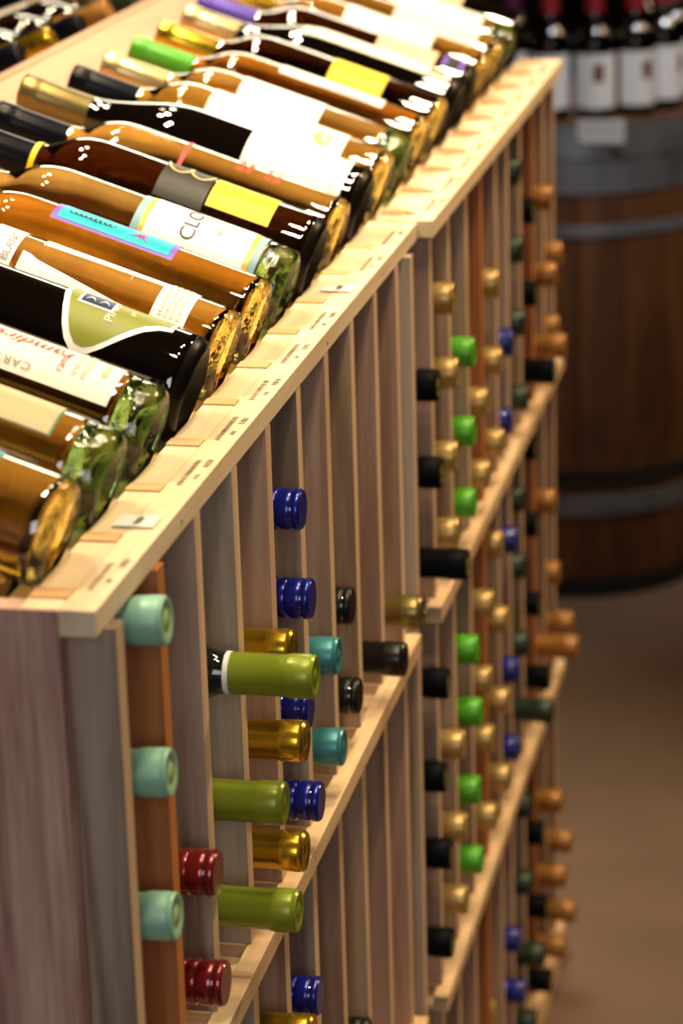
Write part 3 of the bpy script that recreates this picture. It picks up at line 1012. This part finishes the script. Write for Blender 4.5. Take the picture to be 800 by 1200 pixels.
NS = 22
for k in range(NS):
    a0 = 2 * math.pi * k / NS + 0.004
    a1 = 2 * math.pi * (k + 1) / NS - 0.004
    mb = MB()
    M = 14
    rnb = random.Random(k)
    pr = rnb.uniform(-0.001, 0.001)
    for j in range(M + 1):
        t = j / M
        q = barrel_r(t) + pr
        for (aa, qq) in ((a0, q), ((a0 + a1) / 2, q + 0.0012), (a1, q), (a1, q - 0.024), (a0, q - 0.024)):
            mb.v.append((qq * math.cos(aa), qq * math.sin(aa), t * BH))
    for j in range(M):
        for i in range(5):
            i2 = (i + 1) % 5
            mb.f.append((j * 5 + i, j * 5 + i2, j * 5 + 5 + i2, j * 5 + 5 + i))
            mb.mi.append(0)
    mb.f.append((4, 3, 2, 1, 0))
    mb.f.append(tuple(M * 5 + i for i in range(5)))
    mb.mi += [0, 0]
    part('stave', mb, OAK, barrel, world_space=False)
for (z0, z1) in ((0.004, 0.040), (0.168, 0.208), (0.226, 0.254), (0.682, 0.702), (0.756, 0.812), (0.816, 0.874)):
    prof = [(z0, barrel_r(z0 / BH) + 0.0005), (z0, barrel_r(z0 / BH) + 0.0035), (z1, barrel_r(z1 / BH) + 0.0035), (z1, barrel_r(z1 / BH) + 0.0005), (z0, barrel_r(z0 / BH) + 0.0005)]
    part('hoop', MB().lathe(prof, 64, axis='z'), IRON if z0 in (0.004, 0.226) else STEEL, barrel, smooth=True, world_space=False)
part('barrel_head', MB().lathe([(BH - 0.022, 0), (BH - 0.022, RB - 0.018), (BH - 0.002, RB - 0.018), (BH - 0.002, 0)], 48, axis='z'), OAK, barrel, world_space=False)

BTOP = FLOOR + BH - 0.002
RING = 0.178
first = True
for k, deg in enumerate((-121, -97, -72, -47, -22, 3, 28, 53)):
    pos = BC + Vector((RING * math.cos(R(deg)), RING * math.sin(R(deg)), 0))
    nmk = 'purple-capped' if k == 0 or k > 8 else 'red-capped'
    b = thing('wine_bottle', f'dark {nmk} bottle with white label, number {k + 1} around the barrel top from the left', 'wine bottle',
              (pos.x, pos.y, BTOP), (0, 0, R(deg)), 'bottles standing on the barrel')
    b['label'] = f'dark {nmk} bottle with white emblem label, {(ORD2 + ["thirteenth", "fourteenth"])[k]} rightward around the barrel top'
    r = 0.0355
    if first:
        prof = [(0.010, 0), (0.0, 0.8 * r), (0.003, r), (0.130, r), (0.142, 0.95 * r), (0.154, 0.72 * r), (0.165, 0.5 * r), (0.174, 0.42 * r), (0.262, 0.385 * r), (0.262, 0)]
        g_me = MB().lathe(prof, 28, axis='z').mesh('glass_body', BLACKG, True)
        capm = {}
        for cn in ('crimson', 'purple'):
            pc = [(0.172, 0.46 * r), (0.20, 0.44 * r), (0.23, 0.43 * r), (0.232, 0.47 * r), (0.249, 0.47 * r), (0.252, 0.42 * r), (0.252, 0)]
            capm[cn] = MB().lathe([(s + 0.012, q) for s, q in pc], 24, axis='z').mesh('capsule', CAP[cn], True)

        def zpatch(z0, z1, a0, a1, lift, n=18):
            mb = MB()
            for z in (z0, z1):
                for j in range(n + 1):
                    a = R(a0 + (a1 - a0) * j / n)
                    mb.v.append(((r + lift) * math.cos(a), (r + lift) * math.sin(a), z))
            for j in range(n):
                mb.f.append((j, j + 1, n + 2 + j, n + 1 + j))
                mb.mi.append(0)
            return mb
        l_me = zpatch(0.020, 0.114, -82, 82, 0.0006).mesh('label', LAB['white'], True)
        e_me = zpatch(0.066, 0.098, -15, 15, 0.0010, 6).mesh('emblem', LAB['emblem'], True)
        first = False
    link('glass_body', g_me, b)
    link('capsule', capm['crimson' if nmk == 'red-capped' else 'purple'], b)
    lb = link('label', l_me, b)
    link('emblem', e_me, lb)
# price card leaning over the barrel edge
card = thing('price_card', 'small white price card on the barrel rim below the bottles', 'price card', (-0.09, 3.325, FLOOR + BH))
mb = MB().box(-0.040, 0.040, -0.0008, 0.0008, -0.034, 0.006)
part('card', mb, PAPER, card, world_space=False)
mb = MB()
rnc = random.Random(5)
for row in range(3):
    x = -0.034
    while x < 0.03:
        w = rnc.uniform(0.002, 0.006)
        mb.box(x, x + w, -0.0012, -0.0007, -0.004 - 0.009 * row, -0.001 - 0.009 * row)
        x += w + 0.0025
part('lettering', mb, INK, card, world_space=False)
